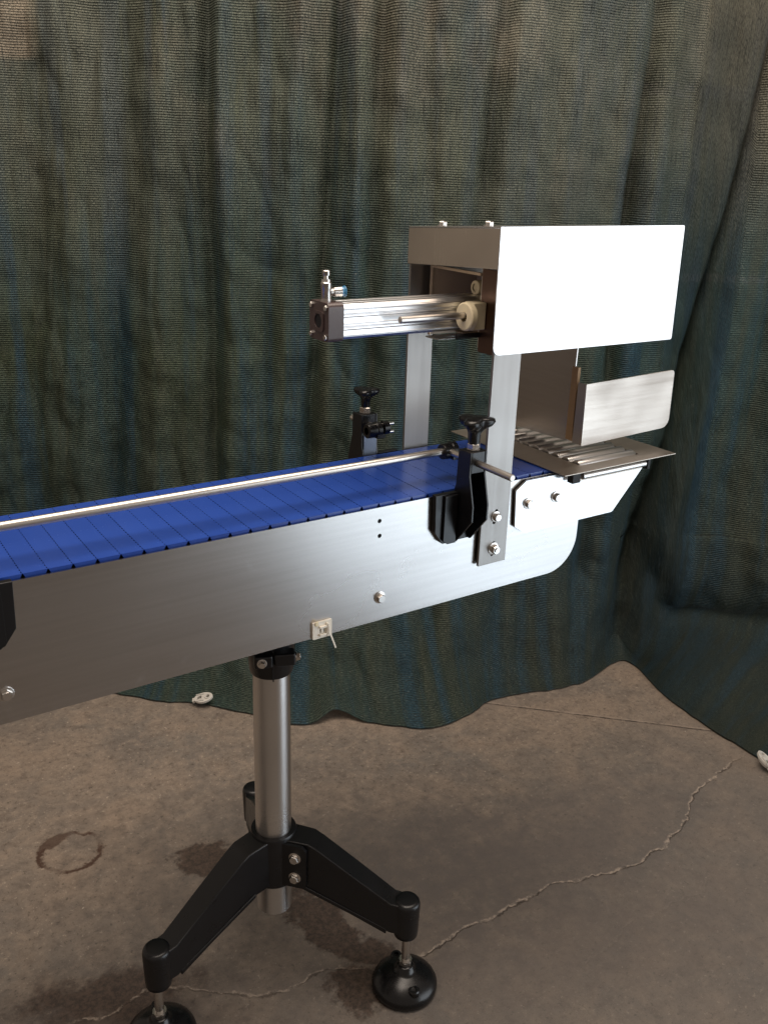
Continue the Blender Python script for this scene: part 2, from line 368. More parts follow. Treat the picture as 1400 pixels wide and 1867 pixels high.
# ------------------------------------------------------------------ shade net
NRM = Vector((0.5608, 0.8280, 0)); TAN = Vector((0.8280, -0.5608, 0))
def lerp_path(P, t):
    # Catmull-Rom through points P=(t,x,y)
    for i in range(len(P)-1):
        if t <= P[i+1][0] or i == len(P)-2:
            a = P[max(i-1, 0)]; b = P[i]; c = P[i+1]; d = P[min(i+2, len(P)-1)]
            u = (t-b[0])/(c[0]-b[0]); u = max(0, min(1, u)); out = []
            for k in (1, 2):
                m1 = (c[k]-a[k])/(c[0]-a[0])*(c[0]-b[0]); m2 = (d[k]-b[k])/(d[0]-b[0])*(c[0]-b[0])
                out.append((2*u**3-3*u**2+1)*b[k]+(u**3-2*u**2+u)*m1+(-2*u**3+3*u**2)*c[k]+(u**3-u**2)*m2)
            return out
HEM = [(0.0, -0.62, 1.62), (0.12, -0.42, 1.48), (0.22, -0.18, 1.28), (0.30, 0.019, 1.125), (0.33, 0.095, 1.04), (0.36, 0.2, 0.955), (0.395, 0.30, 0.835), (0.425, 0.376, 0.742), (0.442, 0.4255, 0.721),
       (0.465, 0.500, 0.70), (0.49, 0.583, 0.613), (0.52, 0.68, 0.547), (0.545, 0.786, 0.548), (0.575, 0.891, 0.575), (0.61, 1.061, 0.53), (0.64, 1.185, 0.51), (0.668, 1.35, 0.545), (0.685, 1.372, 0.50),
       (0.72, 1.322, 0.35), (0.765, 1.296, 0.16), (0.785, 1.298, 0.094), (0.81, 1.293, 0.018), (0.86, 1.25, -0.10), (1.0, 1.1, -0.55)]
TOPP = [(0.0, -0.50, 1.82), (0.12, -0.28, 1.66), (0.22, -0.05, 1.46), (0.30, 0.16, 1.32), (0.36, 0.34, 1.17), (0.425, 0.50, 1.02), (0.49, 0.68, 0.88), (0.545, 0.86, 0.78), (0.61, 1.13, 0.68), (0.668, 1.45, 0.62),
        (0.72, 1.70, 0.47), (0.785, 1.95, 0.27), (0.86, 2.15, 0.05), (1.0, 2.75, -0.5)]
# hanging folds: (px x at y=0, px x at y=900, width, depth; + recedes)
FOLDS = [(20, 70, 38, .035), (100, 150, 26, -.022), (195, 205, 22, .030), (265, 270, 30, -.018), (338, 395, 18, .050), (372, 420, 22, -.030), (455, 470, 26, .014), (520, 500, 24, -.014), (588, 548, 16, .040), (624, 640, 18, -.022),
         (668, 655, 18, .034), (715, 690, 25, -.018), (760, 740, 22, .016), (893, 800, 20, .058), (935, 850, 26, -.030), (1010, 940, 24, .012), (1110, 1000, 26, .014), (1172, 1075, 15, .062), (1205, 1110, 24, -.034),
         (1290, 1180, 30, -.012), (1398, 1185, 14, .060), (1440, 1235, 28, -.036), (1500, 1330, 26, .035), (1580, 1420, 40, -.03), (1700, 1560, 40, .03), (-60, -20, 30, -.03), (-140, -90, 30, .03), (-260, -180, 50, .02)]
def curtain():
    NU, NV = 640, 300
    H = 2.35
    bm_v = []; 
    seed = Vector((3.1, 1.7, 0.4))
    for j in range(NV+1):
        wv = (j/NV)**1.15
        for i in range(NU+1):
            u = i/NU
            bx, by = lerp_path(HEM, u); tx, ty = lerp_path(TOPP, u)
            hn = 0.012*noise.fractal(Vector((u*38, 3.3, 0.0)), 1.0, 2.0, 3); bx += NRM.x*hn; by += NRM.y*hn
            flap = min(1, max(0, (u-0.668)/0.03)); flap = flap*flap*(3-2*flap)
            w0 = 0.17+0.16*flap; h0 = 0.30-0.20*flap; pw = 1.25+1.5*flap
            if wv < w0:
                t = wv/w0; s = t**(1.0-0.25*(1-flap)); z = h0*t**pw
                x = bx+(tx-bx)*s; y = by+(ty-by)*s
            else:
                t = (wv-w0)/(1-w0); x, y = tx, ty; z = h0+(H-h0)*t
            p = Vector((x, y, z))
            # hanging folds
            dep = (p-Vector((-0.5704, -1.0316, 1.3536))).dot(Vector((0.5244, 0.7742, -0.3544)))
            sx = 700+((p.x+0.5704)*TAN.x+(p.y+1.0316)*TAN.y)*1664/max(dep, 0.5)
            vv = (1.75-z)/1.25     # 0 near the top of the picture, 1 near its middle
            d = 0.0
            for a, b, wd, am in FOLDS:
                c = a+(b-a)*vv+14*noise.noise(Vector((a*0.37, z*1.6, 0.0)))
                q = (sx-c)/(wd*0.85)
                if abs(q) < 3: d += am*math.exp(-q*q)*(0.7+0.5*noise.noise(Vector((a*0.71, z*1.1, 4.0))))
            fade = min(1, max(0, (z-0.02)/0.5)); lowk = 0.30+0.70*fade
            d *= lowk*(0.95+0.5*noise.noise(Vector((sx*0.004, z*0.8, 21.0))))
            d += 0.020*noise.fractal(Vector((sx*0.006, z*0.9, 1.3)), 1.0, 2.2, 3)*lowk
            d += 0.010*noise.fractal(Vector((sx*0.022, z*3.2, 7.3)), 1.0, 2.1, 3)*(0.4+0.6*lowk)
            d += 0.007*(1-abs(2*noise.noise(Vector((sx*0.0050-z*0.9, z*1.3+sx*0.0016, 31.0)))))**4*(0.5+0.5*lowk)
            d += 0.006*(1-abs(2*noise.noise(Vector((sx*0.016+z*1.5, z*4.5, 41.0)))))**3
            # slanting creases low down
            d += (0.012+0.020*(1-fade))*noise.fractal(Vector((sx*0.010+z*2.0, z*6.0-sx*0.002, 11.0)), 1.0, 2.0, 3)
            p += NRM*d*(1-0.6*flap*(1-fade)) * min(1.0, wv/0.05)
            if flap > 0 and wv > w0-0.10:
                kk = (wv-w0)/0.05
                p += NRM*flap*(0.032*math.exp(-((kk+0.5)/0.6)**2)-0.030*math.exp(-((kk-0.9)/0.9)**2))
            if z < 0.62:
                p += NRM*0.085*math.exp(-((sx-(1138+70*z))/26)**2)*min(1.0, wv/0.03)*min(1.0, (0.62-z)/0.3)
            if z < 0.35:
                p.z += 0.022*max(0, noise.noise(Vector((x*5.0, y*5.0, 2.0)))+0.2)*min(1, wv/0.05)
                if flap > 0: p.z += flap*0.05*noise.noise(Vector((x*3.0+1, y*3.4, 5.0)))*min(1, wv/0.08)
            # the lifted wave of the hem behind the post
            hw = math.exp(-((u-0.458)/0.014)**2)*math.exp(-(wv/0.05)**2); p.z += 0.032*hw
            p.z = max(p.z, 0.004)
            bm_v.append(p)
    me = bpy.data.meshes.new('shade_net')
    F = []
    for j in range(NV):
        for i in range(NU):
            a = j*(NU+1)+i; F.append((a, a+1, a+NU+2, a+NU+1))
    org = Vector((0.6, 0.9, 0.0))
    me.from_pydata([tuple(p-org) for p in bm_v], [], F); me.polygons.foreach_set('use_smooth', [True]*len(F)); me.update()
    # cloth coordinates (metres along the width and the height) for the weave
    uv = me.uv_layers.new(name='cloth'); 
    arr = np.empty((len(F)*4, 2), dtype=np.float32); k = 0
    cum = [0.0]
    for i in range(NU):
        a = lerp_path(TOPP, i/NU); b = lerp_path(TOPP, (i+1)/NU); cum.append(cum[-1]+math.hypot(a[0]-b[0], a[1]-b[1])*1.1)
    ii = np.array(cum); ww = (np.arange(NV+1)/NV)**1.15
    jj = np.where(ww < 0.17, ww/0.17*0.45, 0.45+(ww-0.17)/0.83*2.05)
    vi = np.empty(len(F)*4, dtype=np.int32); me.loops.foreach_get('vertex_index', vi)
    U = (np.arange(NU+1)/NU); fl_ = np.clip((U-0.668)/0.03, 0, 1); w0_ = 0.17+0.16*fl_; sk_ = 0.42+0.60*fl_
    WW, W0 = np.meshgrid(ww, w0_, indexing='ij'); SK = np.broadcast_to(sk_, WW.shape)
    JJ = np.where(WW < W0, WW/W0*SK, SK+(WW-W0)/(1-W0)*2.1)
    arr[:, 0] = ii[vi % (NU+1)]; arr[:, 1] = JJ[vi//(NU+1), vi % (NU+1)]
    uv.data.foreach_set('uv', arr.ravel())
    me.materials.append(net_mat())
    o = bpy.data.objects.new('shade_net', me); COL.objects.link(o); o.location = org
    so = o.modifiers.new('thickness', 'SOLIDIFY'); so.thickness = 0.0015; so.offset = 1
    return o
def net_mat():
    n = NT('green_shade_net')
    uvn = n.node('ShaderNodeUVMap', uv_map='cloth'); UV = uvn.outputs[0]
    g = n.node('ShaderNodeNewGeometry'); P = g.outputs['Position']
    sep = n.node('ShaderNodeSeparateXYZ'); n.link(P, sep.inputs[0]); z = sep.outputs[2]; X = sep.outputs[0]
    # knitted courses, roughly 6 mm apart, with irregular wales
    wv = n.node('ShaderNodeTexWave', wave_type='BANDS', bands_direction='Y', wave_profile='SIN'); n.link(UV, wv.inputs['Vector'])
    wv.inputs['Scale'].default_value = 2*PI/(20*0.0056); wv.inputs['Distortion'].default_value = 0.0
    wob = n.noise(5, 3, 0.6, n.mapped((1, 2, 1), src=UV))
    off = n.node('ShaderNodeCombineXYZ'); n.link(n.math('MULTIPLY', n.math('SUBTRACT', wob, 0.5), 0.008), off.inputs[1])
    va = n.node('ShaderNodeVectorMath', operation='ADD'); n.link(UV, va.inputs[0]); n.link(off.outputs[0], va.inputs[1]); n.link(va.outputs[0], wv.inputs['Vector'])
    course = wv.outputs['Fac']
    # threads: short vertical dashes in the upper cloth, horizontal runs in the lower cloth
    tv = n.noise(1, 3, 0.7, n.mapped((560, 190, 1), src=UV)); th = n.noise(1, 3, 0.7, n.mapped((110, 560, 1), src=UV)); tf = n.noise(430, 2, 0.6, UV)
    up = n.mr(z, 0.75, 1.3, smooth=True)
    thr = n.mix(up, th, tv)
    thrv = n.node('ShaderNodeSeparateColor'); n.link(thr, thrv.inputs[0]); thr = thrv.outputs[0]
    big = n.noise(1.5, 4, 0.6, n.mapped((1, 1, 0.5), (1.3, 0, 0), src=P)); mid = n.noise(4.5, 5, 0.6, n.mapped((1, 1, 0.35), (0, 4, 0), src=P)); str_ = n.noise(1, 4, 0.6, n.mapped((13, 0.6, 1), src=UV))
    c = n.mix(n.mr(mid, 0.36, 0.64), (0.050, 0.073, 0.040), (0.032, 0.074, 0.074))
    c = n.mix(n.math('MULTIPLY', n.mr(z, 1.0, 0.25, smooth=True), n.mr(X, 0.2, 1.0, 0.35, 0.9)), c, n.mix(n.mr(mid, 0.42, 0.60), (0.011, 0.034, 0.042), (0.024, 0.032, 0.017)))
    c = n.mix(n.mr(str_, 0.50, 0.60, 0, 0.85), c, (0.015, 0.058, 0.090))  # these teal and the olive streaks paint the shade and sheen of folds
    c = n.mix(n.mr(str_, 0.50, 0.34, 0, 0.6), c, (0.072, 0.076, 0.044))
    # paler upper net: light coming through from behind, put into the colour
    backlit = n.math('MULTIPLY', n.mr(z, 0.85, 1.6, smooth=True), n.mr(big, 0.40, 0.58, 0.25, 1.0))
    c = n.mix(n.math('MULTIPLY', backlit, 0.55), c, (0.215, 0.210, 0.168))
    backlit2 = n.math('MULTIPLY', n.mr(z, 1.2, 1.7), n.math('MAXIMUM', n.mr(n.noise(2.6, 5, 0.65, n.mapped((1, 1, 0.7), (2.2, 5, 1), src=P)), 0.50, 0.62), n.mr(X, 1.25, 1.6)))
    c = n.mix(n.math('MULTIPLY', backlit2, 0.60), c, (0.27, 0.225, 0.170))
    seethru = n.math('MULTIPLY', n.mr(n.math('ADD', X, n.math('MULTIPLY', tv, 0.02)), 0.075, 0.045), n.mr(z, 1.555, 1.57)); c = n.mix(n.math('MULTIPLY', seethru, 0.75), c, (0.42, 0.34, 0.25))  # pale patch painted where the mesh is lit from behind
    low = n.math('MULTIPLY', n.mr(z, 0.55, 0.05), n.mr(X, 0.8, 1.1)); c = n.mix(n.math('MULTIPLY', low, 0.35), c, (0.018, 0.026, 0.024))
    # pale worn strips across the net on the right
    sepu = n.node('ShaderNodeSeparateXYZ'); n.link(UV, sepu.inputs[0])
    for zc, hw in ((1.55, 0.020), (1.10, 0.013)):
        band = n.math('MULTIPLY', n.mr(n.math('ABSOLUTE', n.math('SUBTRACT', z, zc)), hw, hw*0.6), n.mr(X, 1.15, 1.35))
        band = n.math('MULTIPLY', band, n.mr(n.noise(1, 4, 0.7, n.mapped((30, 60, 1), src=UV)), 0.42, 0.62))
        c = n.mix(n.math('MULTIPLY', band, 0.32), c, (0.20, 0.20, 0.21))
    c = n.mix(n.mr(thr, 0.52, 0.36, 0, 1.0), c, (0.010, 0.014, 0.012))
    c = n.mix(n.math('MULTIPLY', n.mr(thr, 0.54, 0.70, 0, 0.7), n.mr(up, 0, 1, 0.55, 1.0)), c, (0.26, 0.265, 0.21))
    c = n.mix(n.math('MULTIPLY', n.mr(course, 0.45, 0.05), n.math('MULTIPLY', n.mr(up, 0, 1, 0.80, 0.42), n.mr(n.noise(1, 4, 0.7, n.mapped((26, 30, 1), (6, 6, 0), src=UV)), 0.36, 0.62, 0.15, 1.0))), c, (0.010, 0.015, 0.014))
    gr = n.noise(1, 2, 0.8, n.mapped((300, 380, 1), (2, 9, 0), src=UV)); c = n.mix(n.math('MULTIPLY', n.mr(gr, 0.52, 0.34, 0, 0.65), n.mr(up, 0, 1, 0.35, 1.0)), c, (0.012, 0.018, 0.016)); c = n.mix(n.math('MULTIPLY', n.mr(gr, 0.54, 0.68, 0, 0.45), n.mr(up, 0, 1, 0.25, 1.0)), c, (0.20, 0.20, 0.165))
    wale = n.math('MULTIPLY', n.mr(n.noise(1, 1, 0.5, n.mapped((420, 12, 1), (4, 1, 0), src=UV)), 0.45, 0.30), up); c = n.mix(n.math('MULTIPLY', wale, 0.6), c, (0.012, 0.016, 0.014))
    spk = n.noise(1, 2, 0.5, n.mapped((240, 160, 1), (8, 3, 0), src=UV)); c = n.mix(n.mr(spk, 0.70, 0.78, 0, 0.6), c, (0.30, 0.29, 0.25))
    h = n.math('ADD', course, n.math('MULTIPLY', thr, 1.2))
    n.b.inputs['Specular IOR Level'].default_value = 0.25
    return n.set(Base_Color=c, Roughness=0.62, Normal=n.bump(h, 0.8, 0.0022))
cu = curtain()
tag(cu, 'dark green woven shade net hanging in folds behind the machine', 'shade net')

def net_clip(loc, rz, label):
    e = empty('net_clip', loc, label, 'clip', 'white clips on the hem of the green net')
    x, y, z = loc
    bm = NB()
    out = [(0.026*math.cos(a)*(1.0 if math.cos(a) > 0 else 0.95), 0.016*math.sin(a)) for a in [2*PI*i/28 for i in range(28)]]
    prism(bm, out, [circ(0.013, 0, 0.0048, 12), rounded([(-0.016, -0.005), (-0.004, -0.008), (-0.004, 0.008), (-0.016, 0.005)], 0.002, 3)], XY, 0.0, 0.006)
    lathe(bm, (0.013, 0, 0.006), (0, 0, 1), [(0, 0.0085), (0.002, 0.0085), (0.002, 0.0055), (0.0, 0.0052)], 18, cap=False)
    box(bm, -0.019, 0.003, -0.0115, -0.0095, 0.006, 0.009); box(bm, -0.019, 0.003, 0.0095, 0.0115, 0.006, 0.009)
    o1 = obj('clip_plate', bm, M['clipw'], None, 0.0008)
    bm = NB(); prism(bm, [(0.020*math.cos(a)-0.002, 0.012*math.sin(a)) for a in [2*PI*i/20 for i in range(20)]], [], XY, -0.006, -0.002)
    box(bm, -0.030, -0.024, -0.006, 0.006, -0.004, 0.004)
    o2 = obj('clip_back', bm, M['clipw'], None, 0.0008)
    for o in (o1, o2):
        o.parent = e
    e.rotation_euler = (math.radians(18), math.radians(-14), rz)
    return e
net_clip((0.214, 0.945, 0.022), math.radians(-32), 'white plastic clip on the net hem, on the floor left of the tripod post')
net_clip((1.272, -0.004, 0.024), math.radians(70), 'white plastic clip on the net hem, at the right edge of the photo')

# ------------------------------------------------------------------ conveyor
cv = empty('conveyor', (0.0, W/2, ZB), 'slim stainless steel belt conveyor with blue slat belt, standing on the tripod stand', 'conveyor')
XL = -1.15
PL = dict(smooth=False)
def side_plate(y0, y1, holes):
    out = rounded([(XL, ZB), (0.533, ZB), (0.533, ZT), (XL, ZT)], [0, 0.062, 0.045, 0], 14)
    bm = NB(); prism(bm, out, holes, XZ, y0, y1); return bm
nh = [circ(0.1212, 0.8685, 0.0034, 14), circ(0.1221, 0.8449, 0.0034, 14)]
obj('side_plate', side_plate(0.0, 0.0025, nh), M['steel'], cv, smooth=False)
obj('side_plate', side_plate(W+0.003, W+0.0055, []), M['steel'], cv, 0.0005)
# the inward lip of the top edge, and a channel pan between the plates
bm = NB(); box(bm, XL, 0.48, 0.0026, W+0.0029, ZB+0.0005, ZB+0.0025); obj('bottom_pan', bm, M['steel'], cv)
for yy in (0.012, 0.075, 0.145, W-0.020):
    bm = NB(); box(bm, XL, 0.45, yy, yy+0.012, ZT-0.030, ZT-0.0050); obj('wear_strip', bm, M['dark'], cv)
bm = NB(); box(bm, XL, 0.44, 0.0030, 0.0045, ZT-0.035, ZT-0.0075); obj('edge_strip', bm, M['dark'], cv)
bm = NB(); lathe(bm, (0.450, 0.004, 0.828), (0, 1, 0), [(0, 0.045), (W-0.006, 0.045)], 24); obj('sprocket_drum', bm, M['blackp'], cv)
def belt_module_mesh():
    p = PITCH; y0, y1 = -(W-0.0065)/2+0.0015, (W-0.0065)/2; g = 0.00012; n = 26; pitch = (y1-y0)/n
    t = 0.0085
    # top outline with knuckle slots at the leading and trailing edges and a bevelled notch at the near end
    L = []; xa, xb = g, p-g; ch = 0.0012
    L.append((xa+ch*0.55, y0)); L.append((xb, y0)) 
    for k in range(n):
        ya = y0+k*pitch; L += [(xb, ya+pitch*0.30), (xb-0.0013, ya+pitch*0.34), (xb-0.0013, ya+pitch*0.66), (xb, ya+pitch*0.70)]
    L += [(xb, y1), (xa+ch*0.55, y1), (xa, y1-ch)]
    L += [(xa, y0+ch)]
    bm = NB(); prism(bm, L, [], XY, -t, 0.0)
    for v in bm.verts:
        if v.co.z < -t*0.5: v.co.x = p/2+(v.co.x-p/2)*0.70
    # tapering shallow groove that reads as the edge bevel
    me = bpy.data.meshes.new('belt_module'); bmesh.ops.recalc_face_normals(bm, faces=bm.faces); bm.to_mesh(me); bm.free(); me.materials.append(M['belt']); return me
bmesh_mod = belt_module_mesh()
ZBELT = ZT+0.0048
k0 = int((XL-X0)/PITCH)
XE = 0.448; RB = ZBELT-0.828
k = k0
while True:
    xs = X0+PITCH*k
    if xs > XE+0.001+PI*RB*0.62: break
    o = bpy.data.objects.new('belt_module', bmesh_mod); COL.objects.link(o); o.parent = cv
    if xs+PITCH <= XE:
        pos = Vector((xs, W/2, ZBELT)); ry = 0.0
    else:
        a = max(0.0, (xs+PITCH/2-XE)/RB); ry = a
        mid = Vector((XE+RB*math.sin(a), W/2, 0.828+RB*math.cos(a))); 
        if xs < XE and xs+PITCH > XE: pos = Vector((xs, W/2, ZBELT-0.0006)); ry = 0.03
        else: pos = mid-Vector((math.cos(a), 0, -math.sin(a)))*PITCH/2
    pos.z += random.uniform(-0.00012, 0.00012)
    o.location = pos-wloc(cv); o.rotation_euler = (random.uniform(-0.0006, 0.0006), ry+random.uniform(-0.002, 0.002), 0)
    k += 1
# transfer brackets holding the roller tray
def brace(y0, y1):
    out = rounded([(0.3985, 0.8876), (0.378, 0.8735), (0.3815, 0.811), (0.404, 0.7965), (0.608, 0.7965), (0.690, 0.888)], [0.002, 0.002, 0.004, 0.004, 0.008, 0.004], 4)
    bm = NB(); prism(bm, out, [], XZ, y0, y1); return bm
obj('end_bracket', brace(-0.0065, -0.0025), M['panel'], cv, 0.0006)
obj('end_bracket', brace(W+0.008, W+0.012), M['panel'], cv, 0.0006)
bm = NB(); box(bm, 0.40, 0.52, -0.0024, -0.0001, 0.83, 0.868); obj('bracket_spacer', bm, M['steel'], cv)
for p in ((0.4054, -0.0065, 0.8478), (0.4665, -0.0065, 0.8488)): bolt(cv, p, (0, -1, 0), 0.0072, 0.006, rot=random.random())
for p in ((0.1257, 0, 0.7438), (-0.4105, 0, 0.7453)): bolt(cv, p, (0, -1, 0), 0.0072, 0.006, rot=random.random())
bm = NB(); lathe(bm, (0.003, W+0.006, 0.7438), (0, -1, 0), [(0, .001), (0.0, 0.006), (W+0.003, 0.006), (W+0.003, .001)], 12)
for v in bm.verts: v.co.x += 0.1227
obj('tie_bar', bm, M['steel'], cv)

# white cable holder clipped on the lower edge of the near plate
ch = empty('cable_holder', (0.024, -0.004, ZB), 'small yellowed white plastic cable holder stuck on the lower edge of the conveyor side plate', 'cable holder')
bm = NB(); prism(bm, rounded([(0.0085, 0.7045), (0.0405, 0.7045), (0.0405, 0.7315), (0.0085, 0.7315)], 0.0015, 3), [rounded([(0.020, 0.713), (0.0225, 0.713), (0.0225, 0.720), (0.020, 0.720)], 0.0005, 2), rounded([(0.0265, 0.713), (0.029, 0.713), (0.029, 0.720), (0.0265, 0.720)], 0.0005, 2)], XZ, -0.0040, -0.0005)
obj('holder_base', bm, M['white'], ch, 0.0005)
bm = NB(); box(bm, 0.019, 0.030, -0.0075, -0.0040, 0.7085, 0.712); box(bm, 0.019, 0.030, -0.0075, -0.0040, 0.7215, 0.7245); box(bm, 0.0305, 0.033, -0.0070, -0.0040, 0.709, 0.728); obj('strap_loop', bm, M['white'], ch, 0.0004)
bm = NB(); loft(bm, [[(x-.0013, y, z), (x+.0013, y, z), (x+.0013, y-.001, z), (x-.0013, y-.001, z)] for x, y, z in ((0.0335, -0.0065, 0.727), (0.0345, -0.0085, 0.712), (0.0385, -0.010, 0.700), (0.0435, -0.010, 0.686))]); obj('strap_tail', bm, M['white'], ch)
bm = NB(); box(bm, 0.012, 0.017, -0.0062, -0.0040, 0.7265, 0.7335); obj('holder_lug', bm, M['ivory'], ch, 0.0005)

# ------------------------------------------------------------------ roller tray
ty = empty('roller_tray', (0.58, 0.10, 0.868), 'flat steel transfer tray of small grey rollers at the right end of the conveyor', 'roller tray')
ZTR = 0.8965
out = [(0.4525, -0.0365), (0.7195, -0.0365), (0.7135, 0.262), (0.4505, 0.262)]
bm = NB(); prism(bm, out, [rounded([(0.514, -0.0085), (0.656, -0.0085), (0.656, 0.218), (0.514, 0.218)], 0.001, 2)], XY, ZTR-0.0016, ZTR)
obj('tray_plate', bm, M['tray'], ty, 0.0004)
def lip(x0, x1, y0, y1, z0, z1):
    bm = NB(); box(bm, x0, x1, y0, y1, z0, z1); return obj('tray_frame', bm, M['tray'], ty, 0.0006)
lip(0.488, 0.672, -0.016, -0.012, 0.872, ZTR-0.0018); lip(0.488, 0.672, 0.2215, 0.2255, 0.872, ZTR-0.0018)
lip(0.508, 0.5115, -0.0115, 0.221, 0.872, ZTR-0.0018); lip(0.659, 0.6625, -0.0115, 0.221, 0.872, ZTR-0.0018)
RM = None
for i in range(9):
    y = 0.0045+0.0250*i
    bm = NB(); lathe(bm, (0.517, y, ZTR-0.0055), (1, 0, 0), [(0, 0.006), (0.0, 0.0100), (0.001, 0.0106), (0.135, 0.0106), (0.136, 0.0100), (0.136, 0.006)], 24); r_ = obj('roller', bm, M['roller'], ty)
    bm = NB(); lathe(bm, (0.512, y, ZTR-0.0055), (1, 0, 0), [(0, 0.0025), (0.1469, 0.0025)], 10); obj('axle', bm, M['dark'], r_)
bm = NB(); lathe(bm, (0.505, -0.0235, 0.884), (1, 0, 0), [(0, 0.0058), (0.150, 0.0058)], 18); obj('edge_tube', bm, M['roller'], ty)
bm = NB(); box(bm, 0.478, 0.496, -0.030, -0.017, 0.876, ZTR-0.0018); obj('end_block', bm, M['dark'], ty, 0.001)
bm = NB(); box(bm, 0.657, 0.664, -0.030, -0.017, 0.874, ZTR-0.0018); obj('end_block', bm, M['dark'], ty, 0.001)

# ------------------------------------------------------------------ pusher station
ps = empty('pusher_station', (0.34, W/2, 0.757), 'stainless steel pusher frame bridging the belt, with bright white-reflecting side panel', 'pusher frame')
def post(x0, x1, y0, y1, z0, z1, holes):
    bm = NB(); prism(bm, [(x0, z0), (x1+0.004, z0+0.0), (x1, z1), (x0+0.001, z1)], holes, XZ, y0, y1); return obj('post', bm, M['post'], ps, smooth=False)
SL = [circ(0.3375, 0.8475, 0.0033, 12), circ(0.3345, 0.8290, 0.0033, 12), circ(0.3370, 0.7930, 0.0030, 12), circ(0.3350, 0.7735, 0.0033, 12)]
post(0.3085, 0.3600, -0.0085, -0.0035, 0.7575, 1.274, SL)
bm = NB(); box(bm, 0.3225, 0.352, -0.0034, -0.0002, 0.765, 0.860); obj('post_spacer', bm, M['dark'], ps)
bm = NB(); prism(bm, [(0.3130, 0.78), (0.3645, 0.78), (0.3605, 1.264), (0.3115, 1.264)], [], XZ, W+0.0062, W+0.0112); obj('post', bm, M['post'], ps, 0.0006)
bolt(ps, (0.3365, -0.0085, 0.8385), (0, -1, 0), 0.0068, 0.0065); bolt(ps, (0.3365, -0.0085, 0.7835), (0, -1, 0), 0.0078, 0.0085, stud=0.002, rot=0.8)
# housing: skewed inverted box of folded sheet
FA, FB = Vector((0.3005, -0.0125)), Vector((0.3085, W+0.0115))      # left side front / back
GA, GB = Vector((0.6840, -0.0125)), Vector((0.6920, W+0.0115))
SLP = -0.064
def slope(bm):
    for v in bm.verts: v.co.z += SLP*(v.co.y+0.0125)      # right side
ZH = 1.2795
bm = NB(); prism(bm, rounded([(0.3005, 1.0985), (0.6905, 1.0955), (0.6840, ZH), (0.2985, ZH)], [0.013, 0.004, 0.003, 0.001], 6), [], XZ, -0.0150, -0.0128)
obj('side_panel', bm, M['panel'], ps, 0.0005)
bm = NB(); prism(bm, [tuple(FA+Vector((0.0, 0))), tuple(GA), tuple(GB), tuple(FB)], [], XY, ZH-0.0022, ZH-0.0002); slope(bm); obj('top_sheet', bm, M['steel'], ps, 0.0004)
def skew_box(bm, a, b, off0, off1, z0, z1):
    d = (b-a).normalized(); nrm = Vector((d.y, -d.x))
    P = [a+nrm*off0, b+nrm*off0, b+nrm*off1, a+nrm*off1]
    prism(bm, [tuple(p) for p in P], [], XY, z0, z1)
bm = NB(); skew_box(bm, FA, FB, 0.0, 0.002, 1.2215, ZH-0.0024); slope(bm); obj('lintel', bm, M['inner'], ps, 0.0005)
bm = NB(); skew_box(bm, FA, FB, 0.002, 0.030, 1.2215, 1.2232); slope(bm); obj('lintel_flange', bm, M['inner'], ps)
bm = NB(); prism(bm, [(0.3645, 1.10), (0.690, 1.10), (0.690, ZH-0.0180), (0.3645, ZH-0.0180)], [], XZ, W+0.0080, W+0.0100); obj('rear_panel', bm, M['steel'], ps, 0.0005)
for p in ((0.3275, 0.158), (0.3265, 0.045)): bolt(ps, (p[0], p[1], ZH-0.0002+SLP*(p[1]+0.0125)), (0, 0, 1), 0.0068, 0.0062, rot=0.5)
# inner mounting channel
def innerbox(x0, x1, y0, y1, z0, z1, nm='mounting_channel', mt='inner', bv=0.0005):
    bm = NB(); box(bm, x0, x1, y0, y1, z0, z1); return obj(nm, bm, M[mt], ps, bv)
innerbox(0.345, 0.440, 0.0735, 0.0760, 1.092, 1.2145)
innerbox(0.345, 0.440, 0.2020, 0.2045, 1.092, 1.2060, 'mounting_channel', 'dullsteel')
innerbox(0.3420, 0.3448, 0.1985, 0.2045, 1.092, 1.2060, 'rim_highlight', 'warmsteel')  # bright strips added to imitate light caught on the channel edges
innerbox(0.3420, 0.3448, 0.0762, 0.1983, 1.2015, 1.2060, 'rim_highlight', 'warmsteel')
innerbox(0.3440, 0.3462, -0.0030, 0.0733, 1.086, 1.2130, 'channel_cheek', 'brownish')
innerbox(0.345, 0.440, 0.0762, 0.2018, 1.2040, 1.2060)
innerbox(0.4375, 0.440, 0.0762, 0.2018, 1.092, 1.2038, 'channel_back', 'dullsteel')
innerbox(0.400, 0.4373, 0.0762, 0.2018, 1.092, 1.0945)
bolt(ps, (0.372, 0.160, 1.2040), (0, 0, -1), 0.0050, 0.005, washer=False)
# short dark inner side plate between post and channel
# guide rods with ivory bushes
bm = NB(); lathe(bm, (0.308, 0.0680, 1.1430), (1, 0, 0), [(0, 0.0075), (0.0, 0.0195), (0.0015, 0.0215), (0.011, 0.0215), (0.011, 0.007)], 36, cap=False)
bu = obj('guide_bush', bm, M['ivory'], ps, 0.0006)
bm = NB(); box(bm, 0.3192, 0.3438, 0.058, 0.0820, 1.1225, 1.1640); obj('bush_block', bm, M['ivory'], ps, 0.002)
bm = NB(); lathe(bm, (0.1905, 0.0680, 1.1450), (1, 0, 0), [(0, 0.0042), (0.0008, 0.0052), (0.365, 0.0052)], 24); obj('guide_rod', bm, M['rod'], ps)
bm = NB(); lathe(bm, (0.362, 0.112, 1.179), (1, 0, 0), [(0, 0.006), (0.0, 0.0100), (0.001, 0.0112), (0.020, 0.0112), (0.020, 0.006)], 28, cap=False); lathe(bm, (0.364, 0.112, 1.179), (1, 0, 0), [(0, 0.006), (0.07, 0.006)], 16)
obj('guide_bush', bm, M['ivory'], ps, 0.0005)
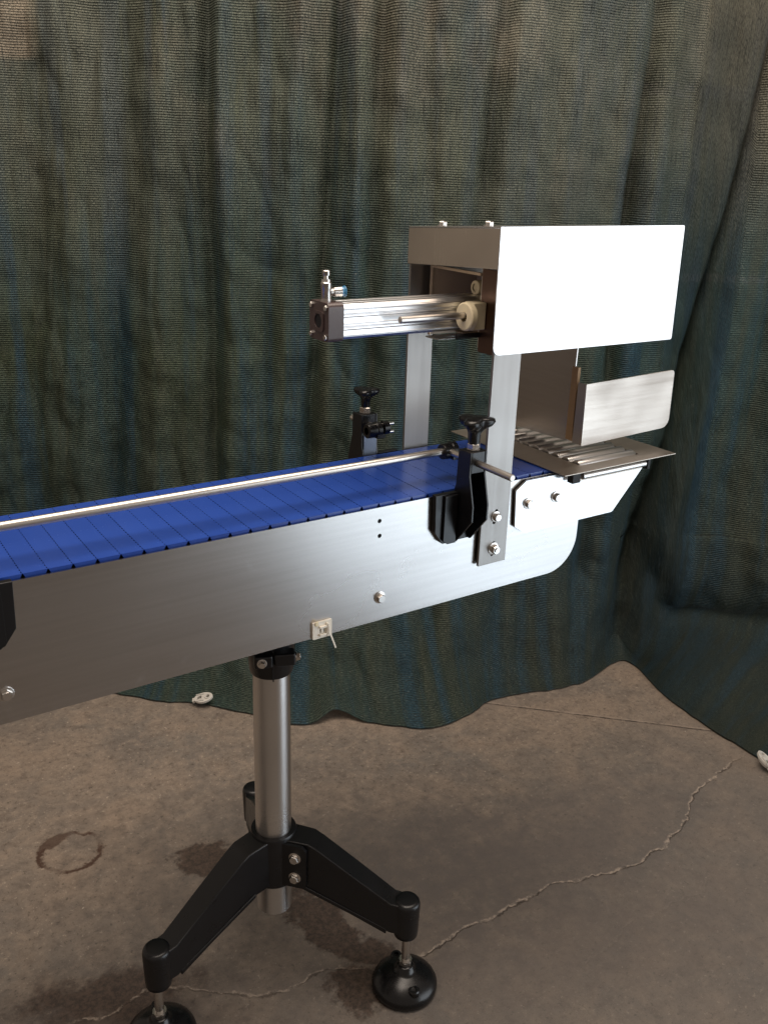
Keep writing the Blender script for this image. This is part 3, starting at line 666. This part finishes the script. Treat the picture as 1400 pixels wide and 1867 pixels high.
bm = NB(); lathe(bm, (0.372, 0.090, 1.184), (1, 0, 0), [(0, 0.003), (0.0, 0.0068), (0.001, 0.0078), (0.020, 0.0078)], 24); obj('guide_bush', bm, M['ivory'], ps)
bm = NB(); box(bm, 0.275, 0.343, 0.086, 0.118, 1.1065, 1.1090); obj('sensor_bracket', bm, M['steel'], ps, 0.0008)
bm = NB(); lathe(bm, (0.300, 0.073, 1.1125), (1, 0, 0), [(0, 0.004), (0.045, 0.004)], 14); obj('sensor', bm, M['dark'], ps)
# pneumatic cylinder: a profiled tube with an end cap, valve and elbow
yc, zc, hs = 0.1150, 1.1435, 0.0262
prof = []
def cyl_section():
    q = []
    h = hs-0.0012
    top = [(-h, h*0.80), (-h*0.80, h)]
    pts = []
    # walk round: each side has two small T-grooves
    sides = [((-h, -h), (1, 0), (0, 1)), ((h, -h), (0, 1), (-1, 0)), ((h, h), (-1, 0), (0, -1)), ((-h, h), (0, -1), (1, 0))]
    for (cx, cy), (dx, dy), (nx, ny) in sides:
        for s, dep in ((0.08, 0.0), (0.26, 0.0), (0.28, 0.0022), (0.36, 0.0022), (0.38, 0.0), (0.62, 0.0), (0.64, 0.0022), (0.72, 0.0022), (0.74, 0.0), (0.92, 0.0)):
            pts.append((cx+dx*2*h*s+nx*dep, cy+dy*2*h*s+ny*dep))
    return pts
cs_ = cyl_section()
bm = NB(); prism(bm, [(yc+a, zc+b) for a, b in cs_], [], YZ, 0.1082, 0.430); cyl = obj('cylinder_tube', bm, M['cylinder'], ps, 0.0004, angle=25)
# ribs along the visible side give the streaked look of the extrusion
for zz, hh in ((zc+0.0185, 0.0020), (zc+0.0105, 0.0010), (zc-0.0025, 0.0012), (zc-0.0075, 0.0010), (zc-0.019, 0.0014)):
    bm = NB(); lathe(bm, (0.1085, yc-hs+0.0013, zz), (1, 0, 0), [(0, hh), (0.320, hh)], 10); obj('tube_rib', bm, M['cylinder'], cyl)
bm = NB(); prism(bm, rounded([(yc-0.0275, zc-0.0275), (yc+0.0275, zc-0.0275), (yc+0.0275, zc+0.0275), (yc-0.0275, zc+0.0275)], 0.007, 6), [], YZ, 0.0830, 0.1080)
cap = obj('cylinder_cap', bm, M['cap'], ps, 0.0012)
bm = NB(); prism(bm, rounded([(yc-0.0145, zc-0.0145), (yc+0.0145, zc-0.0145), (yc+0.0145, zc+0.0145), (yc-0.0145, zc+0.0145)], 0.006, 6), [circ(yc, zc, 0.010, 20)], YZ, 0.0812, 0.0832); obj('cap_ring', bm, M['cap'], cap, 0.0004)
bm = NB(); lathe(bm, (0.0828, yc, zc), (-1, 0, 0), [(0, 0.0098), (0.0003, 0.0098)], 20); obj('cap_recess', bm, M['dark'], cap)
for a in (-1, 1):
    for b in (-1, 1): bolt(cap, (0.0830, yc+a*0.0205, zc+b*0.0205), (-1, 0, 0), 0.0042, 0.0028, washer=False, rot=random.random())
bm = NB(); lathe(bm, (0.0925, yc-0.003, zc+0.0272), (0, 0, 1), [(0, 0.0085), (0.003, 0.0085), (0.003, 0.0075), (0.017, 0.0075), (0.018, 0.0082), (0.026, 0.0082), (0.0275, 0.0070), (0.031, 0.0068), (0.0312, 0.004), (0.036, 0.0036), (0.036, 0.0055), (0.0375, 0.0060), (0.0425, 0.0060), (0.0435, 0.0050)], 24)
va_ = obj('flow_valve', bm, M['bolt'], ps, 0.0)
bm = NB(); lathe(bm, (0.0985, yc-0.004, zc+0.0400), (1, -0.10, 0.02), [(0, 0.0050), (0.005, 0.0050), (0.005, 0.0068), (0.017, 0.0072), (0.017, 0.003)], 22); obj('valve_elbow', bm, M['bolt'], va_)
bm = NB(); lathe(bm, (0.1156, yc-0.0057, zc+0.0404), (1, -0.10, 0.02), [(0, 0.0066), (0.004, 0.0066), (0.0045, 0.0080), (0.0058, 0.0080), (0.006, 0.004)], 22); obj('release_ring', bm, M['bluering'], va_)
# piston rod and push plate
bm = NB(); lathe(bm, (0.430, yc, zc), (1, 0, 0), [(0, 0.010), (0.13, 0.010)], 20); obj('piston_rod', bm, M['rod'], ps)
bm = NB(); prism(bm, [(0.0725, 0.912), (0.214, 0.906), (0.214, 1.215), (0.0700, 1.215)], [], YZ, 0.5600, 0.5630); obj('push_plate', bm, M['steel'], ps, 0.0005)
bm = NB(); prism(bm, [(0.0560, 0.9165), (0.0715, 0.9175), (0.0715, 1.0450), (0.0580, 1.0450)], [], YZ, 0.5535, 0.5598); obj('tan_strip', bm, M['tan'], ps, 0.0006)  # plain tan strip beside the near edge of the push plate
bm = NB(); prism(bm, rounded([(0.5485, 0.9160), (0.7680, 0.9230), (0.7640, 1.0285), (0.5455, 1.0235)], [0.001, 0.017, 0.007, 0.001], 6), [], XZ, 0.0270, 0.0300)
box(bm, 0.5470, 0.5500, 0.0300, 0.0478, 0.9175, 1.0225)
obj('angle_plate', bm, M['alu'], ps, 0.0006)
bm = NB(); box(bm, 0.5635, 0.5780, 0.0305, 0.0900, 0.95, 1.01); obj('angle_mount', bm, M['dark'], ps)

# ------------------------------------------------------------------ guide rail and its clamps
gr = empty('guide_rail', (0.0, 0.0425, 0.930), 'long round steel guide rod running just above the blue belt', 'guide rail')
bm = NB(); lathe(bm, (-1.2, 0.0425, 0.9425), (1, 0, 0), [(0, 0.0055), (0.001, 0.0060), (1.466, 0.0060), (1.467, 0.0050)], 28); obj('rail_rod', bm, M['rod'], gr)

def knob_mesh(bm, c, z0, rot=0.4, k=1.0):
    """T-shaped star knob: a neck flaring into three lobes"""
    secs = []; n = 48
    for t, r, lob in ((0.0, 0.0088, 0.0), (0.004, 0.0092, 0.0), (0.016, 0.0100, 0.02), (0.022, 0.0135, 0.16), (0.027, 0.0205, 0.30), (0.033, 0.0235, 0.33), (0.0375, 0.0225, 0.32), (0.0395, 0.0180, 0.28), (0.0400, 0.008, 0.1)):
        secs.append([(c[0]+r*(1+lob*math.cos(3*(2*PI*i/n)+rot*3))*math.cos(2*PI*i/n), c[1]+r*(1+lob*math.cos(3*(2*PI*i/n)+rot*3))*math.sin(2*PI*i/n), z0+t) for i in range(n)])
    secs = [[(c[0]+(p[0]-c[0])*k, c[1]+(p[1]-c[1])*k, z0+(p[2]-z0)*k) for p in q] for q in secs]
    loft(bm, secs)
def rail_clamp(x, yw, sgn, flip, label, rodlen=0.075, collar_in=True, stub=0.0):
    """sgn -1: stands on the near plate facing the camera; +1: on the far plate. x: bracket left side"""
    e = empty('rail_clamp', (x+0.016, yw, 0.812), label, 'clamp', 'black guide rail clamps on the conveyor sides')
    f = lambda y: yw+sgn*y      # y: distance outwards from the plate
    zt = 0.962
    def side(x0, x1):
        P = [(f(0.0015), 0.812), (f(0.010), 0.812), (f(0.0465), 0.856), (f(0.0465), 0.880), (f(0.0345), 0.925), (f(0.0345), zt), (f(0.006), zt), (f(0.004), 0.905), (f(0.0015), 0.900)]
        bm = NB(); prism(bm, P, [], YZ, x0, x1); return obj('side_cheek', bm, M['black'], e, 0.0008)
    side(x, x+0.0035); side(x+0.0285, x+0.032)
    bm = NB(); box(bm, x+0.0036, x+0.0284, *sorted((f(0.0016), f(0.006))), 0.8125, zt-0.035); obj('back_web', bm, M['black'] if sgn < 0 else M['satin'], e)
    bm = NB(); box(bm, x+0.0036, x+0.0284, *sorted((f(0.0062), f(0.0340))), 0.9285, zt-0.0004); obj('clamp_head', bm, M['black'], e, 0.0012)
    # foot flange screwed on the plate
    s = -1 if not flip else 1
    xa = x+0.0 if not flip else x+0.032
    P = [(xa, 0.894), (xa+s*0.041, 0.894), (xa+s*0.039, 0.834), (xa+s*0.024, 0.813), (xa, 0.812)]
    bm = NB(); prism(bm, P, [], XZ, *sorted((f(0.0005), f(0.010)))); obj('foot_flange', bm, M['black'], e, 0.0010)
    bm = NB(); P2 = [(xa+s*0.002, 0.892), (xa+s*0.026, 0.892), (xa+s*0.026, 0.820), (xa+s*0.018, 0.813), (xa+s*0.002, 0.813)]
    prism(bm, P2, [], XZ, *sorted((f(0.0102), f(0.0150)))); obj('flange_rib', bm, M['black'], e, 0.0008)
    # cross rod, rail collar, nut, knob
    xr = x+0.0165; zr = 0.9435
    ya, yb = f(0.111 if sgn < 0 else 0.062), (0.0320 if sgn < 0 else f(-0.030))
    bm = NB(); lathe(bm, (xr, min(ya, yb), zr), (0, 1, 0), [(0, 0.0042), (0.001, 0.0053), (abs(yb-ya)-0.001, 0.0053), (abs(yb-ya), 0.0042)], 24); obj('cross_rod', bm, M['rod'], e)
    yk = 0.0425 if sgn < 0 else f(-0.022)
    xc = xr+0.0045 if sgn < 0 else xr-0.008
    bm = NB(); lathe(bm, (xc-0.016, yk, zr-0.001), (1, 0, 0), [(0, 0.0062), (0.0, 0.0112), (0.001, 0.0122), (0.008, 0.0126), (0.016, 0.0126), (0.017, 0.0138), (0.025, 0.0138), (0.026, 0.0120), (0.026, 0.0062)], 28, cap=False)
    box(bm, xc-0.002, xc+0.014, yk-0.013, yk+0.013, zr-0.013, zr-0.006); obj('rail_collar', bm, M['blackp'], e, 0.0006)
    if sgn > 0:
        for dz in (0.010, -0.004):
            bm = NB(); lathe(bm, (xc-0.006, yk-0.004, zr-0.002+dz), (1, 0, 0), [(0, 0.0028), (0.040, 0.0028)], 14); obj('clip_pin', bm, M['bolt'], e)
        bm = NB(); lathe(bm, (xc+0.012, yk-0.004, zr+0.002), (1, 0, 0), [(0, 0.006), (0, 0.0115), (0.010, 0.0115), (0.010, 0.006)], 20, cap=False); obj('clip_ring', bm, M['blackp'], e)
    yn = f(0.0200)
    bm = NB(); lathe(bm, (xr, yn, zt), (0, 0, 1), [(0, 0.0110), (0.0012, 0.0112), (0.0012, 0.0100), (0.0090, 0.0100), (0.0098, 0.0090)], 6, phase=0.2); obj('nut', bm, M['bolt'], e)
    bm = NB(); knob_mesh(bm, (xr, yn), zt+0.0099, 0.4 if sgn < 0 else 0.2, 1.0 if sgn < 0 else 0.80); obj('knob', bm, M['blackp'], e, angle=60)
    return e
rail_clamp(0.2555, 0.0, -1, False, 'black clamp with lobed knob on the near side plate, in front of the steel post')
rail_clamp(0.2270, W+0.0057, 1, True, 'black clamp with lobed knob on the far side of the belt, against the green net')
rail_clamp(-0.4625, 0.0, -1, True, 'black clamp cut off by the left edge of the photo, only its foot showing')

# ------------------------------------------------------------------ tripod stand
ts = empty('tripod_stand', (0.0, YC, 0.0), 'black tripod stand with thick polished steel post and ball feet under the conveyor', 'tripod stand')
TC = Vector((0.0, YC, 0))
bm = NB(); lathe(bm, (0, YC, 0.125), (0, 0, 1), [(0, 0.026), (0.0, 0.0290), (0.001, 0.0302), (0.545, 0.0302)], 64); lathe(bm, (0, YC, 0.1245), (0, 0, 1), [(0, 0.0285), (0.012, 0.0285)], 40)
obj('post', bm, M['tube'], ts, angle=50)
# hub
bm = NB(); lathe(bm, (0, YC, 0.190), (0, 0, 1), [(0, 0.0308), (0, 0.0380), (0.002, 0.0395), (0.098, 0.0395), (0.101, 0.0380), (0.101, 0.0308), (0, 0.0308)], 48, cap=False); obj('hub', bm, M['black'], ts)
TH = -0.82713
def leg(th, i):
    d = Vector((math.cos(th), math.sin(th), 0)); s = Vector((-math.sin(th), math.cos(th), 0))
    def sec(r, zt_, zb_, wt, wb): return [TC+d*r+s*wt+Vector((0, 0, zt_)), TC+d*r-s*wt+Vector((0, 0, zt_)), TC+d*r-s*wb+Vector((0, 0, zb_)), TC+d*r+s*wb+Vector((0, 0, zb_))]
    bm = NB()
    loft(bm, [sec(0.024, 0.2870, 0.1955, 0.0235, 0.0250), sec(0.068, 0.2850, 0.1935, 0.0220, 0.0235), sec(0.084, 0.2770, 0.1870, 0.0215, 0.0230), sec(0.150, 0.2345, 0.1590, 0.0205, 0.0215), sec(0.214, 0.1925, 0.1325, 0.0190, 0.0198), sec(0.240, 0.1905, 0.1310, 0.0180, 0.0185)])
    lg = obj('leg', bm, M['black'], ts, 0.0022, seg=3)
    bm = NB()
    loft(bm, [sec(0.060, 0.2010, 0.1930, 0.0262, 0.0262), sec(0.150, 0.1640, 0.1560, 0.0232, 0.0232), sec(0.208, 0.1395, 0.1290, 0.0208, 0.0208)]); obj('leg_rib', bm, M['black'], lg, 0.0015)
    c = TC+d*0.2385
    bm = NB(); lathe(bm, (c.x, c.y, 0.119), (0, 0, 1), [(0, 0.0185), (0.002, 0.0205), (0.012, 0.0212), (0.066, 0.0226), (0.0715, 0.0216), (0.0748, 0.0190), (0.0757, 0.014)], 40); obj('leg_socket', bm, M['black'], lg, angle=50)
    # levelling foot
    c = TC+d*0.2409
    bm = NB(); lathe(bm, (c.x, c.y, 0.0), (0, 0, 1), [(0, 0.050), (0.0015, 0.0550), (0.006, 0.0572), (0.013, 0.0572), (0.019, 0.0545), (0.027, 0.0465), (0.034, 0.0345), (0.039, 0.0225), (0.042, 0.0165), (0.050, 0.0145), (0.052, 0.0125)], 56)
    ft = obj('foot', bm, M['blackp'], ts, angle=60)
    # bolting lugs in the foot
    for a in (-1.78, 1.36):
        v = Vector((math.cos(a), math.sin(a), 0)); q = c+v*0.040
        bm = NB(); lathe(bm, (q.x, q.y, 0.012), (0, 0, 1), [(0, 0.0105), (0.020, 0.0100), (0.022, 0.0085), (0.022, 0.0045), (0.017, 0.0042)], 20, cap=False); obj('foot_lug', bm, M['blackp'], ft)
        bm = NB(); lathe(bm, (q.x, q.y, 0.0290), (0, 0, 1), [(0, 0.0001), (0.0001, 0.0046)], 14, cap=False); obj('lug_hole', bm, M['dark'], ft)
    bm = NB(); lathe(bm, (c.x, c.y, 0.050), (0, 0, 1), [(0, 0.0075), (0.075, 0.0075)], 24); 
    obj('spindle', bm, M['bolt'], ft)
    bm = NB(); lathe(bm, (c.x, c.y, 0.0525), (0, 0, 1), [(0, 0.0105), (0.001, 0.0115), (0.008, 0.0115), (0.009, 0.0105)], 6, phase=0.3); lathe(bm, (c.x, c.y, 0.0618), (0, 0, 1), [(0, 0.0110), (0.0015, 0.0110)], 24); obj('lock_nut', bm, M['bolt'], ft)
for i in range(3): leg(TH+[0, -2*PI/3, 2*PI/3][i], i)
# bolted clamp plate between the two front legs
a = TH-PI/2; d = Vector((math.cos(a), math.sin(a), 0)); s = Vector((math.cos(TH), math.sin(TH), 0))
c0 = TC+d*0.0300
def tang(u, z, t): return c0+s*u+d*t+Vector((0, 0, z))
bm = NB(); prism(bm, rounded([(0.000, 0.1975), (0.0685, 0.1975), (0.0685, 0.2760), (0.060, 0.2835), (0.000, 0.2845)], [0.001, 0.006, 0.006, 0.004, 0.001], 4), [], lambda p, q, t: tuple(tang(p, q, t)), -0.006, 0.0)
obj('clamp_plate', bm, M['black'], ts, 0.001)
for z in (0.2600, 0.2190): bolt(ts, tang(0.0485, z, 0.0), d, 0.0082, 0.0065, rot=0.4)
# collar gripping the post under the conveyor
bm = NB(); lathe(bm, (0, YC, 0.5990), (0, 0, 1), [(0, 0.0306), (0, 0.0335), (0.004, 0.0350), (0.030, 0.0372), (0.060, 0.0385), (0.092, 0.0400), (0.1060, 0.0420), (0.1062, 0.0306), (0, 0.0306)], 48, cap=False); co = obj('top_collar', bm, M['black'], ts)
ac = math.radians(-112); dc = Vector((math.cos(ac), math.sin(ac), 0)); s2 = Vector((-math.sin(ac), math.cos(ac), 0))
def rbox(bm, cc, du, dd, u0, u1, d0, d1, z0, z1):
    v = box(bm, u0, u1, d0, d1, z0, z1)
    for q in v: u, dpt, z = q.co; q.co = Vector(cc)+du*u+dd*dpt+Vector((0, 0, z))
bm = NB(); rbox(bm, TC, s2, dc, -0.030, -0.001, 0.028, 0.050, 0.628, 0.650); obj('collar_lug', bm, M['black'], co, 0.004, seg=3)
bm = NB(); rbox(bm, TC, s2, dc, 0.0008, 0.034, 0.028, 0.050, 0.630, 0.652); obj('collar_lug', bm, M['black'], co, 0.004, seg=3)
bm = NB(); rbox(bm, TC, s2, dc, -0.0012, 0.0006, 0.030, 0.0415, 0.600, 0.7046); obj('collar_split', bm, M['dark'], co)
bolt(co, TC+s2*0.034+dc*0.039+Vector((0, 0, 0.641)), s2, 0.0062, 0.006)
bolt(co, TC+s2*(-0.018)+dc*0.050+Vector((0, 0, 0.639)), dc, 0.0058, 0.006)
bm = NB(); box(bm, -0.055, 0.055, 0.035, W-0.010, ZB-0.006, ZB-0.0002); obj('head_plate', bm, M['black'], ts, 0.001)
